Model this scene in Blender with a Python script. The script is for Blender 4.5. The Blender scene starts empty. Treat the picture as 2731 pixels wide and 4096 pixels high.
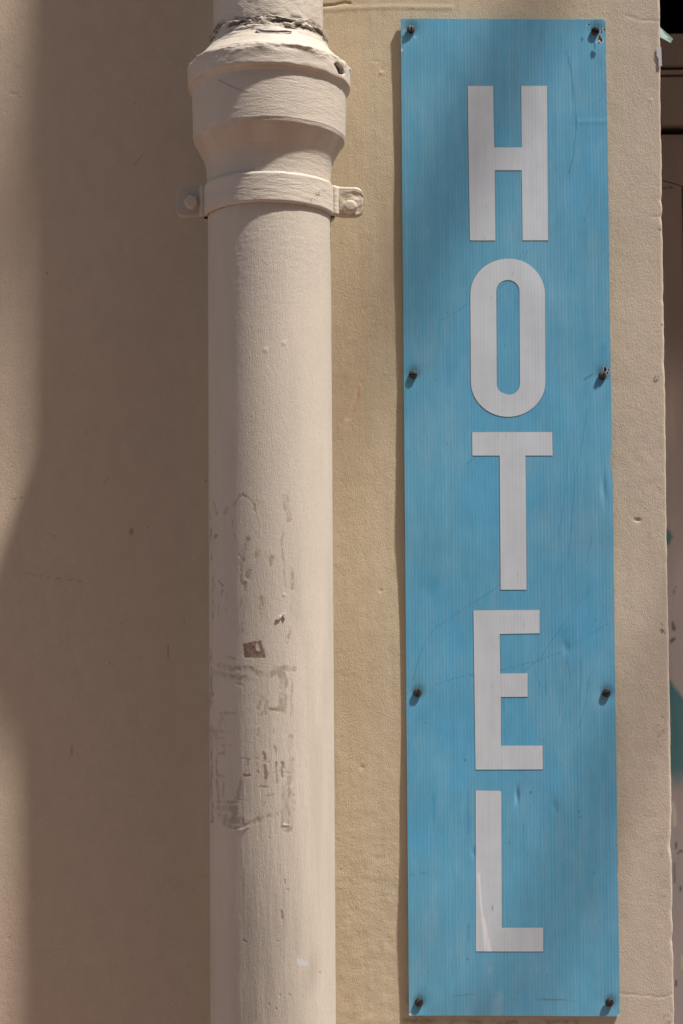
import bpy, bmesh, math
import numpy as np
from mathutils import Vector, Matrix

# ------------------------------------------------------------------ camera, sky, sun, exposure
scene = bpy.context.scene
C = scene.collection
F = 5689.0                      # focal length in pixels of the 2731 x 4096 photograph
CAM = np.array([0.0, -1.4223, 1.60])
PITCH, ROLL = math.radians(2.1), -0.0068
fwd = np.array([0, math.cos(PITCH), math.sin(PITCH)])
r0 = np.array([1.0, 0, 0]); u0 = np.array([0, -math.sin(PITCH), math.cos(PITCH)])
rgt = math.cos(ROLL) * r0 + math.sin(ROLL) * u0
upv = -math.sin(ROLL) * r0 + math.cos(ROLL) * u0

cd = bpy.data.cameras.new('camera'); cam = bpy.data.objects.new('camera', cd); C.objects.link(cam)
cd.sensor_fit = 'VERTICAL'; cd.sensor_height = 36.0; cd.lens = 36.0 * F / 4096.0
cd.clip_start = 0.05; cd.clip_end = 400.0
M = Matrix(((rgt[0], upv[0], -fwd[0], CAM[0]), (rgt[1], upv[1], -fwd[1], CAM[1]),
            (rgt[2], upv[2], -fwd[2], CAM[2]), (0, 0, 0, 1)))
cam.matrix_world = M
cd.dof.use_dof = True; cd.dof.focus_distance = 1.36; cd.dof.aperture_fstop = 13.0
scene.camera = cam

SUN = np.array([1.74, -1.0, 3.8]); SUN = SUN / np.linalg.norm(SUN)      # towards the sun
w = bpy.data.worlds.new('World'); scene.world = w; w.use_nodes = True
nt = w.node_tree; sky = nt.nodes.new('ShaderNodeTexSky'); sky.sky_type = 'NISHITA'; sky.sun_disc = False
sky.sun_elevation = math.asin(SUN[2]); sky.sun_rotation = math.atan2(SUN[0], SUN[1])
sky.dust_density = 2.5; sky.air_density = 1.0; sky.ozone_density = 0.6
bg = nt.nodes['Background']; bg.inputs['Strength'].default_value = 0.105
nt.links.new(sky.outputs[0], bg.inputs['Color'])
sd = bpy.data.lights.new('sun', 'SUN'); sd.energy = 5.0; sd.angle = math.radians(2.2); sd.color = (1.0, 0.955, 0.89)
so = bpy.data.objects.new('sun', sd); C.objects.link(so)
so.rotation_euler = Vector(SUN).to_track_quat('Z', 'Y').to_euler()
so.location = (3, -3, 9)
scene.view_settings.view_transform = 'Standard'; scene.view_settings.look = 'None'
scene.view_settings.gamma = 1.0; scene.view_settings.use_curve_mapping = False
scene.view_settings.exposure = 0.22
scene.render.engine = 'CYCLES'
scene.cycles.max_bounces = 8; scene.cycles.diffuse_bounces = 6

# ------------------------------------------------------------------ helpers
def unproject(px, py, depth=0.0):
    """point of the plane y = -depth seen at photograph pixel (px, py)"""
    d = fwd * F + rgt * (px - 1365.5) + upv * (2048 - py)
    t = (-depth - CAM[1]) / d[1]
    return CAM + d * t

def project(X, Y, Z):
    vx, vy, vz = X - CAM[0], Y - CAM[1], Z - CAM[2]
    f = vx * fwd[0] + vy * fwd[1] + vz * fwd[2]
    return (1365.5 + F * (vx * rgt[0] + vy * rgt[1] + vz * rgt[2]) / f,
            2048 - F * (vx * upv[0] + vy * upv[1] + vz * upv[2]) / f)

def sm(a, b, x):
    t = np.clip((x - a) / (b - a), 0, 1); return t * t * (3 - 2 * t)

_tab = {}
def vnoise(x, y, seed):
    """value noise in [-1, 1]"""
    if seed not in _tab: _tab[seed] = np.random.RandomState(seed).rand(256, 256).astype(np.float32) * 2 - 1
    T = _tab[seed]
    xi = np.floor(x).astype(np.int64); yi = np.floor(y).astype(np.int64)
    fx = (x - xi).astype(np.float32); fy = (y - yi).astype(np.float32)
    fx = fx * fx * (3 - 2 * fx); fy = fy * fy * (3 - 2 * fy)
    x0, x1, y0, y1 = xi & 255, (xi + 1) & 255, yi & 255, (yi + 1) & 255
    return (T[x0, y0] * (1 - fx) + T[x1, y0] * fx) * (1 - fy) + (T[x0, y1] * (1 - fx) + T[x1, y1] * fx) * fy

def fbm(x, y, seed, octv=4, gain=0.5):
    s = 0.0; a = 1.0; n = 0.0
    c, q = math.cos(0.7), math.sin(0.7)
    for i in range(octv):
        s = s + a * vnoise(x + 17.3 * i, y - 9.1 * i, seed + i); n += a; a *= gain
        x, y = (x * c - y * q) * 2.03, (x * q + y * c) * 2.03
    return s / n

def fbms(x, y, seed, octv=3, gain=0.5):
    """fbm without rotation (keeps a brushed direction)"""
    s = 0.0; a = 1.0; n = 0.0
    for i in range(octv):
        s = s + a * vnoise(x + 31.7 * i, y + 5.3 * i, seed + i); n += a; a *= gain
        x, y = x * 2.1, y * 2.1
    return s / n

def stroke(PX, PY, pts, width, soft=None, out=None):
    """mask of a polyline drawn with the given width (pixels of the photograph)"""
    soft = soft or max(2.5, width * 0.5)
    pts = np.asarray(pts, float); m = np.zeros_like(PX) if out is None else out
    pad = width + soft + 2
    sel = (PX > pts[:, 0].min() - pad) & (PX < pts[:, 0].max() + pad) & (PY > pts[:, 1].min() - pad) & (PY < pts[:, 1].max() + pad)
    if not sel.any(): return m
    x, y = PX[sel], PY[sel]; d = np.full(x.shape, 1e9)
    if len(pts) == 1: d = np.hypot(x - pts[0, 0], y - pts[0, 1])
    for a, b in zip(pts[:-1], pts[1:]):
        v = b - a; L = v @ v + 1e-9
        t = np.clip(((x - a[0]) * v[0] + (y - a[1]) * v[1]) / L, 0, 1)
        d = np.minimum(d, np.hypot(x - a[0] - t * v[0], y - a[1] - t * v[1]))
    m[sel] = np.maximum(m[sel], 1 - sm(width / 2 - soft / 2, width / 2 + soft / 2, d))
    return m

def lerp3(col, target, m):
    return col + (np.asarray(target, np.float32) - col) * m[..., None]

def mesh_from(name, V, Fq, col=None, smooth=True):
    V = np.ascontiguousarray(V, np.float32).reshape(-1, 3); Fq = np.ascontiguousarray(Fq, np.int32)
    me = bpy.data.meshes.new(name)
    n = Fq.shape[1]
    me.vertices.add(len(V)); me.vertices.foreach_set('co', V.ravel())
    me.loops.add(Fq.size); me.loops.foreach_set('vertex_index', Fq.ravel())
    me.polygons.add(len(Fq)); me.polygons.foreach_set('loop_start', np.arange(0, Fq.size, n, dtype=np.int32))
    me.polygons.foreach_set('loop_total', np.full(len(Fq), n, np.int32))
    me.update(calc_edges=True); me.validate()
    if smooth: me.polygons.foreach_set('use_smooth', np.ones(len(me.polygons), bool))
    if col is not None:
        a = me.attributes.new('paint', 'FLOAT_COLOR', 'POINT')
        c = np.ones((len(V), 4), np.float32); c[:, :3] = np.asarray(col, np.float32).reshape(-1, 3)
        a.data.foreach_set('color', c.ravel())
    return me

def grid_faces(nu, nv, wrap=False, flip=False):
    i = np.arange(nu if wrap else nu - 1)[:, None]; j = np.arange(nv - 1)[None, :]
    i2 = (i + 1) % nu
    q = np.stack([i * nv + j + 0 * i, i2 * nv + j, i2 * nv + j + 1, i * nv + j + 1], -1).reshape(-1, 4)
    return q[:, ::-1] if flip else q

def link(name, me, m, parent=None, kind=None):
    o = bpy.data.objects.new(name, me); C.objects.link(o)
    if m is not None: me.materials.append(m)
    if parent is not None:
        off = Vector((0, 0, 0)); p = parent
        while p is not None: off += p.location; p = p.parent
        me.transform(Matrix.Translation(-off)); o.parent = parent
    if kind: o['kind'] = kind
    return o

def thing(name, label, cat, loc=(0, 0, 0), group=None):
    o = bpy.data.objects.new(name, None); C.objects.link(o); o.location = loc; o.empty_display_size = 0.05
    o['label'] = label; o['category'] = cat
    if group: o['group'] = group
    return o

def rebase(o, loc):
    """put the origin of a top-level mesh at loc without moving it"""
    o.data.transform(Matrix.Translation(-Vector(loc))); o.location = loc

def bm_mesh(name, bm, smooth=False):
    bmesh.ops.recalc_face_normals(bm, faces=bm.faces)
    me = bpy.data.meshes.new(name); bm.to_mesh(me); bm.free()
    if smooth:
        for p in me.polygons: p.use_smooth = True
    return me

def box_bm(x0, x1, y0, y1, z0, z1, bevel=0.0):
    bm = bmesh.new(); bmesh.ops.create_cube(bm, size=1)
    for v in bm.verts:
        v.co = Vector(((x0 + x1) / 2 + v.co.x * (x1 - x0), (y0 + y1) / 2 + v.co.y * (y1 - y0), (z0 + z1) / 2 + v.co.z * (z1 - z0)))
    if bevel: bmesh.ops.bevel(bm, geom=bm.edges[:] , offset=bevel, segments=2, affect='EDGES', profile=0.5)
    return bm

def prism_bm(poly, y0, y1):
    """polygon in x-z extruded from y0 to y1"""
    bm = bmesh.new()
    a = [bm.verts.new((x, y0, z)) for x, z in poly]; b = [bm.verts.new((x, y1, z)) for x, z in poly]
    bm.faces.new(a); bm.faces.new(b[::-1])
    for i in range(len(poly)):
        j = (i + 1) % len(poly); bm.faces.new((a[i], b[i], b[j], a[j]))
    return bm

def material(name, base=None, rough=0.7, spec=0.4, mott=(), bumps=(), metallic=0.0):
    """mott: (scale vector, amount) colour variation; bumps: (scale vector, height in m)"""
    m = bpy.data.materials.new(name); m.use_nodes = True; t = m.node_tree; N = t.nodes
    b = N['Principled BSDF']; b.inputs['Roughness'].default_value = rough
    b.inputs['Specular IOR Level'].default_value = spec; b.inputs['Metallic'].default_value = metallic
    tc = N.new('ShaderNodeTexCoord')
    def noise(sc, detail=3.0):
        mp = N.new('ShaderNodeMapping'); mp.inputs['Scale'].default_value = sc
        n = N.new('ShaderNodeTexNoise'); n.inputs['Scale'].default_value = 1.0; n.inputs['Detail'].default_value = detail
        t.links.new(tc.outputs['Object'], mp.inputs['Vector']); t.links.new(mp.outputs[0], n.inputs['Vector'])
        return n.outputs['Fac']
    if base is None:
        a = N.new('ShaderNodeAttribute'); a.attribute_name = 'paint'; cur = a.outputs['Color']
    else:
        a = N.new('ShaderNodeRGB'); a.outputs[0].default_value = (*base, 1); cur = a.outputs[0]
    for sc, amt in mott:
        r = N.new('ShaderNodeMapRange'); r.inputs['From Min'].default_value = 0.3; r.inputs['From Max'].default_value = 0.7
        r.inputs['To Min'].default_value = 1 - amt; r.inputs['To Max'].default_value = 1 + amt
        t.links.new(noise(sc), r.inputs['Value'])
        mx = N.new('ShaderNodeVectorMath'); mx.operation = 'SCALE'
        t.links.new(cur, mx.inputs[0]); t.links.new(r.outputs[0], mx.inputs['Scale']); cur = mx.outputs[0]
    t.links.new(cur, b.inputs['Base Color'])
    prev = None
    for sc, h in bumps:
        bp = N.new('ShaderNodeBump'); bp.inputs['Strength'].default_value = 1.0; bp.inputs['Distance'].default_value = h
        t.links.new(noise(sc, 2.0), bp.inputs['Height'])
        if prev: t.links.new(prev, bp.inputs['Normal'])
        prev = bp.outputs[0]
    if prev: t.links.new(prev, b.inputs['Normal'])
    return m

M_plaster = material('painted_plaster', None, 0.85, 0.25, [((60, 60, 40), .035), ((700, 700, 500), .04)],
                     [((420, 420, 220), .00018), ((900, 900, 560), .00034), ((2200, 2200, 1500), .00022)])
M_plain = material('plain_plaster', (.56, .47, .36), 0.85, 0.25, [((9, 9, 6), .06)], [((300, 300, 300), .0003)])
M_pipe = material('painted_iron', None, 0.55, 0.4, [((50, 50, 20), .03), ((900, 900, 350), .035)],
                  [((1500, 1500, 160), .00034), ((1000, 1000, 700), .00022), ((1700, 1700, 1500), .00014)])
M_collar = material('brushed_painted_iron', None, 0.55, 0.4, [((50, 50, 60), .03), ((500, 500, 1400), .035)],
                    [((260, 260, 1500), .00024), ((700, 700, 1000), .00026), ((1700, 1700, 1700), .00016)])
M_sign = material('blue_corrugated_plastic', None, 0.42, 0.45, [((420, 60, 60), .035), ((70, 70, 60), .03), ((1400, 1400, 1400), .025)],
                  [((1500, 1500, 1500), .00002)])
M_film = material('grey_white_film', None, 0.5, 0.4, [((250, 30, 18), .02), ((90, 90, 90), .025), ((1400, 1400, 1400), .02)],
                  [((900, 900, 900), .00002)])
M_signback = material('blue_plastic_core', (.10, .30, .42), 0.5, 0.4, [((300, 300, 20), .1)])
M_flap = material('torn_white_plastic', (.62, .68, .70), 0.5, 0.4, [((900, 900, 900), .08)])
M_screw = material('rusty_steel', (.046, .040, .037), 0.5, 0.5, [((400, 400, 400), .5), ((1500, 1500, 1500), .4)],
                   [((1200, 1200, 1200), .00012)], metallic=0.35)
M_door = material('old_brown_door_paint', None, 0.6, 0.35, [((6, 6, 2), .08), ((90, 90, 10), .06)], [((200, 200, 20), .0002)])
M_dark = material('dark_interior', (.012, .011, .010), 0.9, 0.1, [((5, 5, 5), .1)])
M_pave = material('pavement_stone', (.285, .188, .145), 0.85, 0.3, [((3, 3, 3), .15), ((40, 40, 40), .1)], [((90, 90, 90), .002)])
M_asph = material('asphalt', (.06, .058, .055), 0.9, 0.3, [((3, 3, 3), .15), ((150, 150, 150), .2)], [((150, 150, 150), .003)])
M_tape = material('grey_tape', (.55, .53, .55), 0.5, 0.4, [((200, 200, 200), .06)])
M_strip = material('pale_green_plastic', (.42, .58, .53), 0.35, 0.5, [((150, 150, 150), .08)])

# ------------------------------------------------------------------ setting: pavement, kerb, road
g = box_bm(-30, 30, -2.4, 0.0, -0.3, 0.0); o = link('pavement', bm_mesh('pavement', g), M_pave, kind='structure')
g = box_bm(-30, 30, -2.56, -2.404, -0.3, 0.004, .01); o = link('kerb', bm_mesh('kerb', g), M_pave, kind='structure')
g = box_bm(-120, 120, -120, -2.564, -0.5, -0.12); o = link('road', bm_mesh('road', g), M_asph, kind='structure')

# ------------------------------------------------------------------ house across the street (behind the camera)
opp = thing('building', 'pale stuccoed house across the street with rows of shuttered windows', 'building', (0, -9, -.12))
M_opp = material('pale_stucco', (.42, .34, .26), .9, .2, [((1.5, 1.5, 1.5), .1)])
M_shut = material('grey_shutter', (.22, .24, .25), .6, .4, [((4, 4, 30), .1)])
link('facade', bm_mesh('facade', box_bm(-2.2, 16, -9.6, -7.2, -.12, 13.0)), M_opp, opp)
link('cornice', bm_mesh('cornice', box_bm(-2.35, 16.2, -9.7, -6.85, 13.002, 13.4, .05)), M_opp, opp)
for fl_ in range(4):
    for cx0 in range(0, 8):
        wx = cx0 * 2.1; wz = .9 + fl_ * 3.1
        sh = link('shutter', bm_mesh('shutter', box_bm(wx - .55, wx + .55, -7.198, -7.13, wz, wz + 1.7, .02)), M_shut, opp)
        link('sill', bm_mesh('sill', box_bm(wx - .65, wx + .65, -7.197, -7.03, wz - .12, wz - .003)), M_opp, sh)

# ------------------------------------------------------------------ the building: plaster wall, door reveal, door
WALL = np.array([.572, .480, .342], np.float32)
bld = thing('building', 'beige plastered building front behind the pipe and the blue sign, ending at a recessed doorway', 'building', (0, 0.2, 0))
eT = unproject(2636, 0); eB = unproject(2696, 4096)
def edge_x(z): return eT[0] + (eB[0] - eT[0]) * (z - eT[2]) / (eB[2] - eT[2])

ZT = unproject(1365, -230)[2]; ZB = unproject(1365, 4330)[2]
zs = np.concatenate([np.linspace(0, ZB, 30)[:-1], np.linspace(ZB, ZT, 860), np.linspace(ZT, 2.95, 40)[1:]])
xl = unproject(-260, 2048)[0]; xe0 = edge_x(1.6)
xs = np.concatenate([np.linspace(-7, xl, 60)[:-1], np.linspace(xl, xe0 - .004, 500)])
arc = np.linspace(0, math.pi / 2, 7)[1:]
deep = np.array([.01, .02, .035, .06, .10, .16, .22, .30, .36])
nf, nd = len(xs), len(arc) + len(deep)
X = np.zeros((nf + nd, len(zs))); Y = np.zeros_like(X); Z = np.broadcast_to(zs, X.shape).copy()
xe = edge_x(zs) + .0005 * fbm(zs * 22, zs * 0, 71, 4) + .0004 * fbm(zs * 130, zs * 0, 72, 3)
rad = .0024 + .0006 * fbm(zs * 60, zs * 0 + 3, 73, 3)
chips = [(unproject(2690, 3380)[2], .010, .0040), (unproject(2690, 3760)[2], .006, .0035), (unproject(2645, 800)[2], .004, .0025),
         (unproject(2650, 870)[2], .005, .003), (unproject(2660, 1455)[2], .008, .002), (unproject(2688, 3650)[2], .010, .002), (unproject(2655, 1200)[2], .003, .002)]
for zc, wz, dp in chips:
    b = np.exp(-((zs - zc) / wz) ** 2); rad = rad + .6 * dp * b; xe = xe - dp * .2 * b
X[:nf] = xs[:, None] + (xe - xe0)[None, :] * sm(-.1, xe0 - .004, xs)[:, None] - (rad - .004)[None, :] * sm(xe0 - .05, xe0 - .004, xs)[:, None]
for k, a in enumerate(arc):
    X[nf + k] = xe - rad + rad * math.sin(a); Y[nf + k] = rad * (1 - math.cos(a))
for k, dd in enumerate(deep):
    X[nf + 6 + k] = xe; Y[nf + 6 + k] = rad + dd
PX, PY = project(X, Y, Z)
# relief towards the street
lit = sm(1150, 1500, PX)                      # relief kept weaker left of the pipe, on the shaded side
h = .0016 * fbm(X * 7, Z * 5, 11, 2) + .0003 * fbm(X * 26, Z * 17, 21, 3)
h += (.00008 + .00005 * lit) * fbm(X * 130, Z * 90, 31, 3)
rough = .35 + .65 * sm(-.1, .5, fbm(X * 9, Z * 6, 41, 2)) * (.4 + .6 * lit)
h += rough * (.00009 * fbms(X * 330, Z * 130, 51, 2) + .00008 * fbm(X * 300, Z * 260, 61, 2))
strk = sm(1320, 1345, PX) * (1 - sm(1600, 1660, PX))
h += strk * .00012 * fbms(X * 210, Z * 12, 85, 3) + strk * .00022 * np.clip(fbm(X * 60, Z * 75, 87, 3) - .15, 0, 1)
# rough plaster patch low between pipe and sign
low = sm(3000, 3500, PY) * sm(1330, 1360, PX) * (1 - sm(1560, 1640, PX))
h += low * .00028 * fbm(X * 90, Z * 120, 81, 3)
# horizontal joint and crack at the top right of the pipe
cr = stroke(PX, PY, [(1290, 22), (1340, 18), (1375, 8), (1400, 12)], 7, 6)
h -= .0012 * cr
h += .0004 * stroke(PX, PY, [(1300, 36), (1420, 30), (1560, 26), (1800, 30)], 16, 16)
sc = stroke(PX, PY, [(1392, 1672), (1410, 1640), (1425, 1590)], 22, 8); sc = stroke(PX, PY, [(1416, 1600), (1432, 1560), (1445, 1530)], 12, 6, sc)
h -= .0005 * sc
h += .0005 * stroke(PX, PY, [(1418, 1640), (1436, 1585), (1440, 1540)], 5, 4)
knob = stroke(PX, PY, [(526, 2122), (525, 2132)], 16, 10); h += .0016 * knob
for (a, b, r, s) in [(1522, 292, 11, 1), (1447, 3070, 9, -1), (1520, 2362, 9, -1), (1455, 1240, 6, -1), (1540, 1495, 6, 1), (163, 1085, 10, -1), (460, 2660, 8, -1), (36, 3754, 8, -1),
                     (145, 4030, 12, -1), (290, 3000, 5, -1), (2548, 2080, 12, -1), (2600, 400, 7, 1), (470, 1290, 14, 1), (360, 2765, 5, -1)]:
    h += s * .0009 * stroke(PX, PY, [(a, b)], r, r)
h -= .0007 * stroke(PX, PY, [(2537, 2078), (2560, 2082)], 7, 6)
for pts in ([(2480, 3975), (2600, 3985), (2655, 3990), (2690, 3975)], [(2600, 865), (2640, 870)], [(2500, 62), (2560, 82), (2640, 85)],
            [(1480, 240), (1512, 246)], [(1330, 3020), (1345, 3180), (1340, 3300)], [(1300, 330), (1340, 420)], [(40, 372), (62, 374), (75, 392)]):
    h -= .0004 * stroke(PX, PY, pts, 5, 5)
h[nf + 6:] *= 0.3
front = np.ones_like(X); front[nf:] = np.concatenate([np.cos(arc), np.zeros(len(deep))])[:, None]
Y -= h * front; X += h * (1 - front) * .5
col = np.broadcast_to(WALL, X.shape + (3,)).copy()
col *= (1 + .05 * fbm(X * 8, Z * 6, 91, 3) + .025 * fbm(X * 60, Z * 40, 95, 3))[..., None]
col = lerp3(col, WALL * np.array([.985, .985, 1.11]), sm(2300, 2560, PX))                 # greyer paint right of the sign
col = lerp3(col, WALL * np.array([.99, .93, .98]), .9 * (1 - sm(650, 900, PX)))          # pinkish tone of the shade left of the pipe, put into the colour
col = lerp3(col, WALL * np.array([1.0, .93, .82]), .35 * sm(1280, 1330, PX) * (1 - sm(1420, 1500, PX)))
col = lerp3(col, WALL * np.array([.80, .78, .78]), .45 * sm(2400, 2440, PX) * (1 - sm(2460, 2560, PX)) * sm(-.2, .4, fbm(X * 20, Z * 7, 97, 3)))   # dirt beside the sign
dirt = np.clip(fbm(X * 700, Z * 600, 101, 2), 0, 1) * sm(.15, .45, fbm(X * 60, Z * 40, 103, 2)) * sm(2590, 2650, PX)
col = lerp3(col, (.10, .09, .08), .45 * sm(.25, .45, dirt))
for (cx, cy, rx, ry) in [(2648, 2520, 18, 32), (2625, 1518, 20, 16), (2640, 915, 18, 14), (2660, 980, 6, 18), (2645, 1300, 12, 6),]:
    e = np.exp(-((PX - cx) / rx) ** 2 - ((PY - cy) / ry) ** 2)
    col = lerp3(col, (.05, .045, .05), .75 * sm(.34, .55, e * (.5 + .9 * fbm(X * 640, Z * 560, 111, 2))))
col = lerp3(col, (.66, .47, .34), .75 * sc); col = lerp3(col, (.24, .17, .12), .55 * knob)
sp = np.zeros_like(PX); rs_ = np.random.RandomState(77)
for _ in range(110): stroke(PX, PY, [(rs_.uniform(0, 2680), rs_.uniform(0, 4096))], rs_.uniform(2, 5), 4, sp)
col = lerp3(col, (.16, .12, .09), .6 * sp)
for (a, b, r) in [(216, 2143, 6), (440, 2655, 7), (526, 3050, 5), (300, 1500, 5), (484, 2492, 6), (140, 2385, 5), (134, 2420, 4), (620, 2640, 4), (630, 2785, 6), (825, 1925, 8),
                  (250, 380, 5), (118, 128, 5), (85, 70, 5), (1440, 1440, 4), (1410, 2900, 3), (190, 1090, 8)]:
    col = lerp3(col, (.16, .11, .08), .7 * stroke(PX, PY, [(a, b)], r, 4))
for pts, wd in ([(535, 662), (580, 612)], 4), ([(415, 1935), (438, 1905)], 3), ([(287, 2985), (287, 3020)], 5), ([(675, 2580), (672, 2640)], 4), ([(740, 2480), (741, 2510)], 4), \
        ([(90, 2290), (200, 2310), (330, 2325)], 2), ([(45, 2000), (90, 1990)], 3), ([(1620, 3990), (1650, 4040), (1665, 4080)], 4), ([(1640, 4050), (1720, 4085)], 4):
    col = lerp3(col, (.22, .16, .12), .6 * stroke(PX, PY, pts, wd, 3))
col = lerp3(col, WALL * .8, .5 * stroke(PX, PY, [(1270, 3020), (1440, 3040), (1455, 3010), (1490, 2930)], 3, 3))
grime = stroke(PX, PY, [(1620, 4085), (1900, 4090), (2300, 4090)], 20, 20) * sm(-.1, .3, fbm(X * 120, Z * 120, 131, 3))
col = lerp3(col, (.18, .13, .10), .5 * grime)
link('wall', mesh_from('wall', np.stack([X, Y, Z], -1), grid_faces(nf + nd, len(zs)), np.clip(col, .02, .9)), M_plaster, bld)
DW = 1.05
g = box_bm(-7, 9, .004, .40, 2.953, 9.0); link('upper_wall', bm_mesh('upper_wall', g), M_plain, bld)
g = box_bm(xe0 + DW, 9, 0, .40, 0, 2.95, .004); link('wall', bm_mesh('wall', g), M_plain, bld)

# door set back in the opening
DY = .30
def dz(py): return unproject(2700, py, -DY)[2]
def dx(px, py=1500): return unproject(px, py, -DY)[0]
xL, xR = xe0 + .002, xe0 + DW - .004
def painted_box(x0, x1, y0, y1, z0, z1, poly=None, colour=(.17, .135, .12), n=0):
    """box with a dense painted front"""
    bm = box_bm(x0, x1, y0, y1, z0, z1, .0025) if poly is None else prism_bm(poly, y0, y1)
    me = bm_mesh('door_piece', bm)
    a = me.attributes.new('paint', 'FLOAT_COLOR', 'POINT')
    a.data.foreach_set('color', np.tile(np.array([*colour, 1], np.float32), len(me.vertices)))
    return me
BR = (.215, .170, .150)
door = bpy.data.objects.new('door', None); C.objects.link(door); door.parent = bld; door.location = (0, 0, 0)
trans = bpy.data.objects.new('transom', None); C.objects.link(trans); trans.parent = bld
link('lower_rail', painted_box(xL, xR, DY, DY + .05, dz(268), dz(132), colour=BR), M_door, trans)
link('bead', painted_box(xL, xR, DY - .004, DY + .04, dz(299), dz(281), colour=BR), M_door, trans)
link('head_board', painted_box(xL, xR, DY - .001, DY + .05, dz(498), dz(304), colour=BR), M_door, trans)
link('upper_rail', painted_box(xL, xR, DY, DY + .05, 2.86, 2.945, colour=BR), M_door, trans)
link('backing', bm_mesh('backing', box_bm(xL, xR, DY + .052, DY + .06, dz(560), dz(150))), M_dark, trans)
room = bmesh.new()
bmesh.ops.create_cube(room, size=1)
for v in room.verts: v.co = Vector((xL + (v.co.x + .5) * (xR - xL), DY + .062 + (v.co.y + .5) * 1.5, 1.9 + (v.co.z + .5) * 1.2))
ff = min(room.faces, key=lambda f: f.calc_center_median().y); room.faces.remove(ff)
for f in room.faces: f.normal_flip()
me = bpy.data.meshes.new('dark_room'); room.to_mesh(me); room.free()
link('dark_room', me, M_dark, bld)
# door leaf: mitred frame round a sunk panel
zt = dz(531); y1 = DY + .012
sw = dx(2728, 740) - dx(2655, 660) + .0 + (dx(2655, 660) - xL)
sw = dx(2729, 735) - xL
rail_h = zt - dz(735)
x_m = dx(2655, 660); 
gap = .0012
link('rail', painted_box(0, 0, DY + .008, DY + .05, 0, 0, [(xL, zt), (xR, zt), (xR - sw, zt - rail_h), (xL + sw, zt - rail_h), (xL, zt - rail_h * .55)], BR), M_door, door)
# stile, painted over with teal graffiti: dense sheet in front of a solid core
sx = np.linspace(xL, xL + sw, 40); sz = np.linspace(.15, zt, 700)
SX, SZ = np.meshgrid(sx, sz, indexing='ij')
top = zt - rail_h * .55 - gap - (SX - xL) / sw * rail_h * .45
SZ = .15 + (SZ - .15) * (top - .15) / (zt - .15)
SY = np.full_like(SX, DY + .008)
PX, PY = project(SX, SY, SZ)
c = np.broadcast_to(np.array(BR, np.float32), SX.shape + (3,)).copy()
c = lerp3(c, (.225, .190, .188), sm(1500, 2600, PY)); c = lerp3(c, (.25, .22, .225), sm(3150, 3400, PY))  # lighter downwards: the thinning shade is put into the door colour
c *= (1 + .10 * fbm(SX * 30, SZ * 9, 201, 3))[..., None]
teal = np.zeros_like(PX)
nz = 10 * fbm(SX * 60, SZ * 60, 203, 3)
teal = np.maximum(teal, (1 - sm(-8, 8, PX - 2694 - nz + .7 * np.abs(PY - 2148))) * sm(2105, 2125, PY) * (1 - sm(2180, 2200, PY)))
teal = np.maximum(teal, sm(-12, 12, PY - (2715 + (PX - 2675) * 1.35) + nz) * (1 - sm(3040, 3200, PY + nz * 3)))
c = lerp3(c, (.010, .085, .105), teal * (.85 + .2 * fbm(SX * 40, SZ * 14, 207, 3)))
bl = np.zeros_like(PX)
for p, wd in ([(2688, 2490), (2694, 2520)], 12), ([(2684, 2565), (2694, 2555)], 14), ([(2700, 3370), (2704, 3390)], 8), ([(2712, 3410), (2728, 3402)], 8), ([(2697, 3450), (2698, 3530)], 5), \
        ([(2716, 3545), (2720, 3560)], 8), ([(2700, 3925), (2702, 3945)], 8), ([(2655, 752), (2690, 750)], 6), ([(2700, 2350), (2690, 2380)], 4):
    stroke(PX, PY, p, wd, 5, bl)
c = lerp3(c, (.03, .03, .03), .8 * bl)
tp = np.maximum(stroke(PX, PY, [(2690, 3215), (2696, 3300)], 16, 4), stroke(PX, PY, [(2726, 3830), (2731, 3870)], 18, 4))
c = lerp3(c, (.40, .36, .27), .6 * tp)
link('stile', mesh_from('stile', np.stack([SX, SY, SZ], -1), grid_faces(40, 700), np.clip(c, .01, .9)), M_door, door)
link('stile_core', painted_box(xL, xL + sw, DY + .0095, DY + .05, .15, zt - rail_h - .01, colour=BR), M_door, door)
link('panel', painted_box(xL + sw - .004, xR - sw + .004, DY + .024, DY + .04, .30, zt - rail_h + .004, colour=(.15, .12, .11)), M_door, door)
link('stile', painted_box(xR - sw, xR, DY + .008, DY + .05, .15, zt - rail_h - .004, colour=BR), M_door, door)
link('rail', painted_box(xL + sw + .001, xR - sw - .001, DY + .0085, DY + .05, .02, .30, colour=BR), M_door, door)
g = box_bm(xL, xR, .002, .42, -.1, .05); link('door_step', bm_mesh('door_step', g), M_pave, bld)

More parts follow.
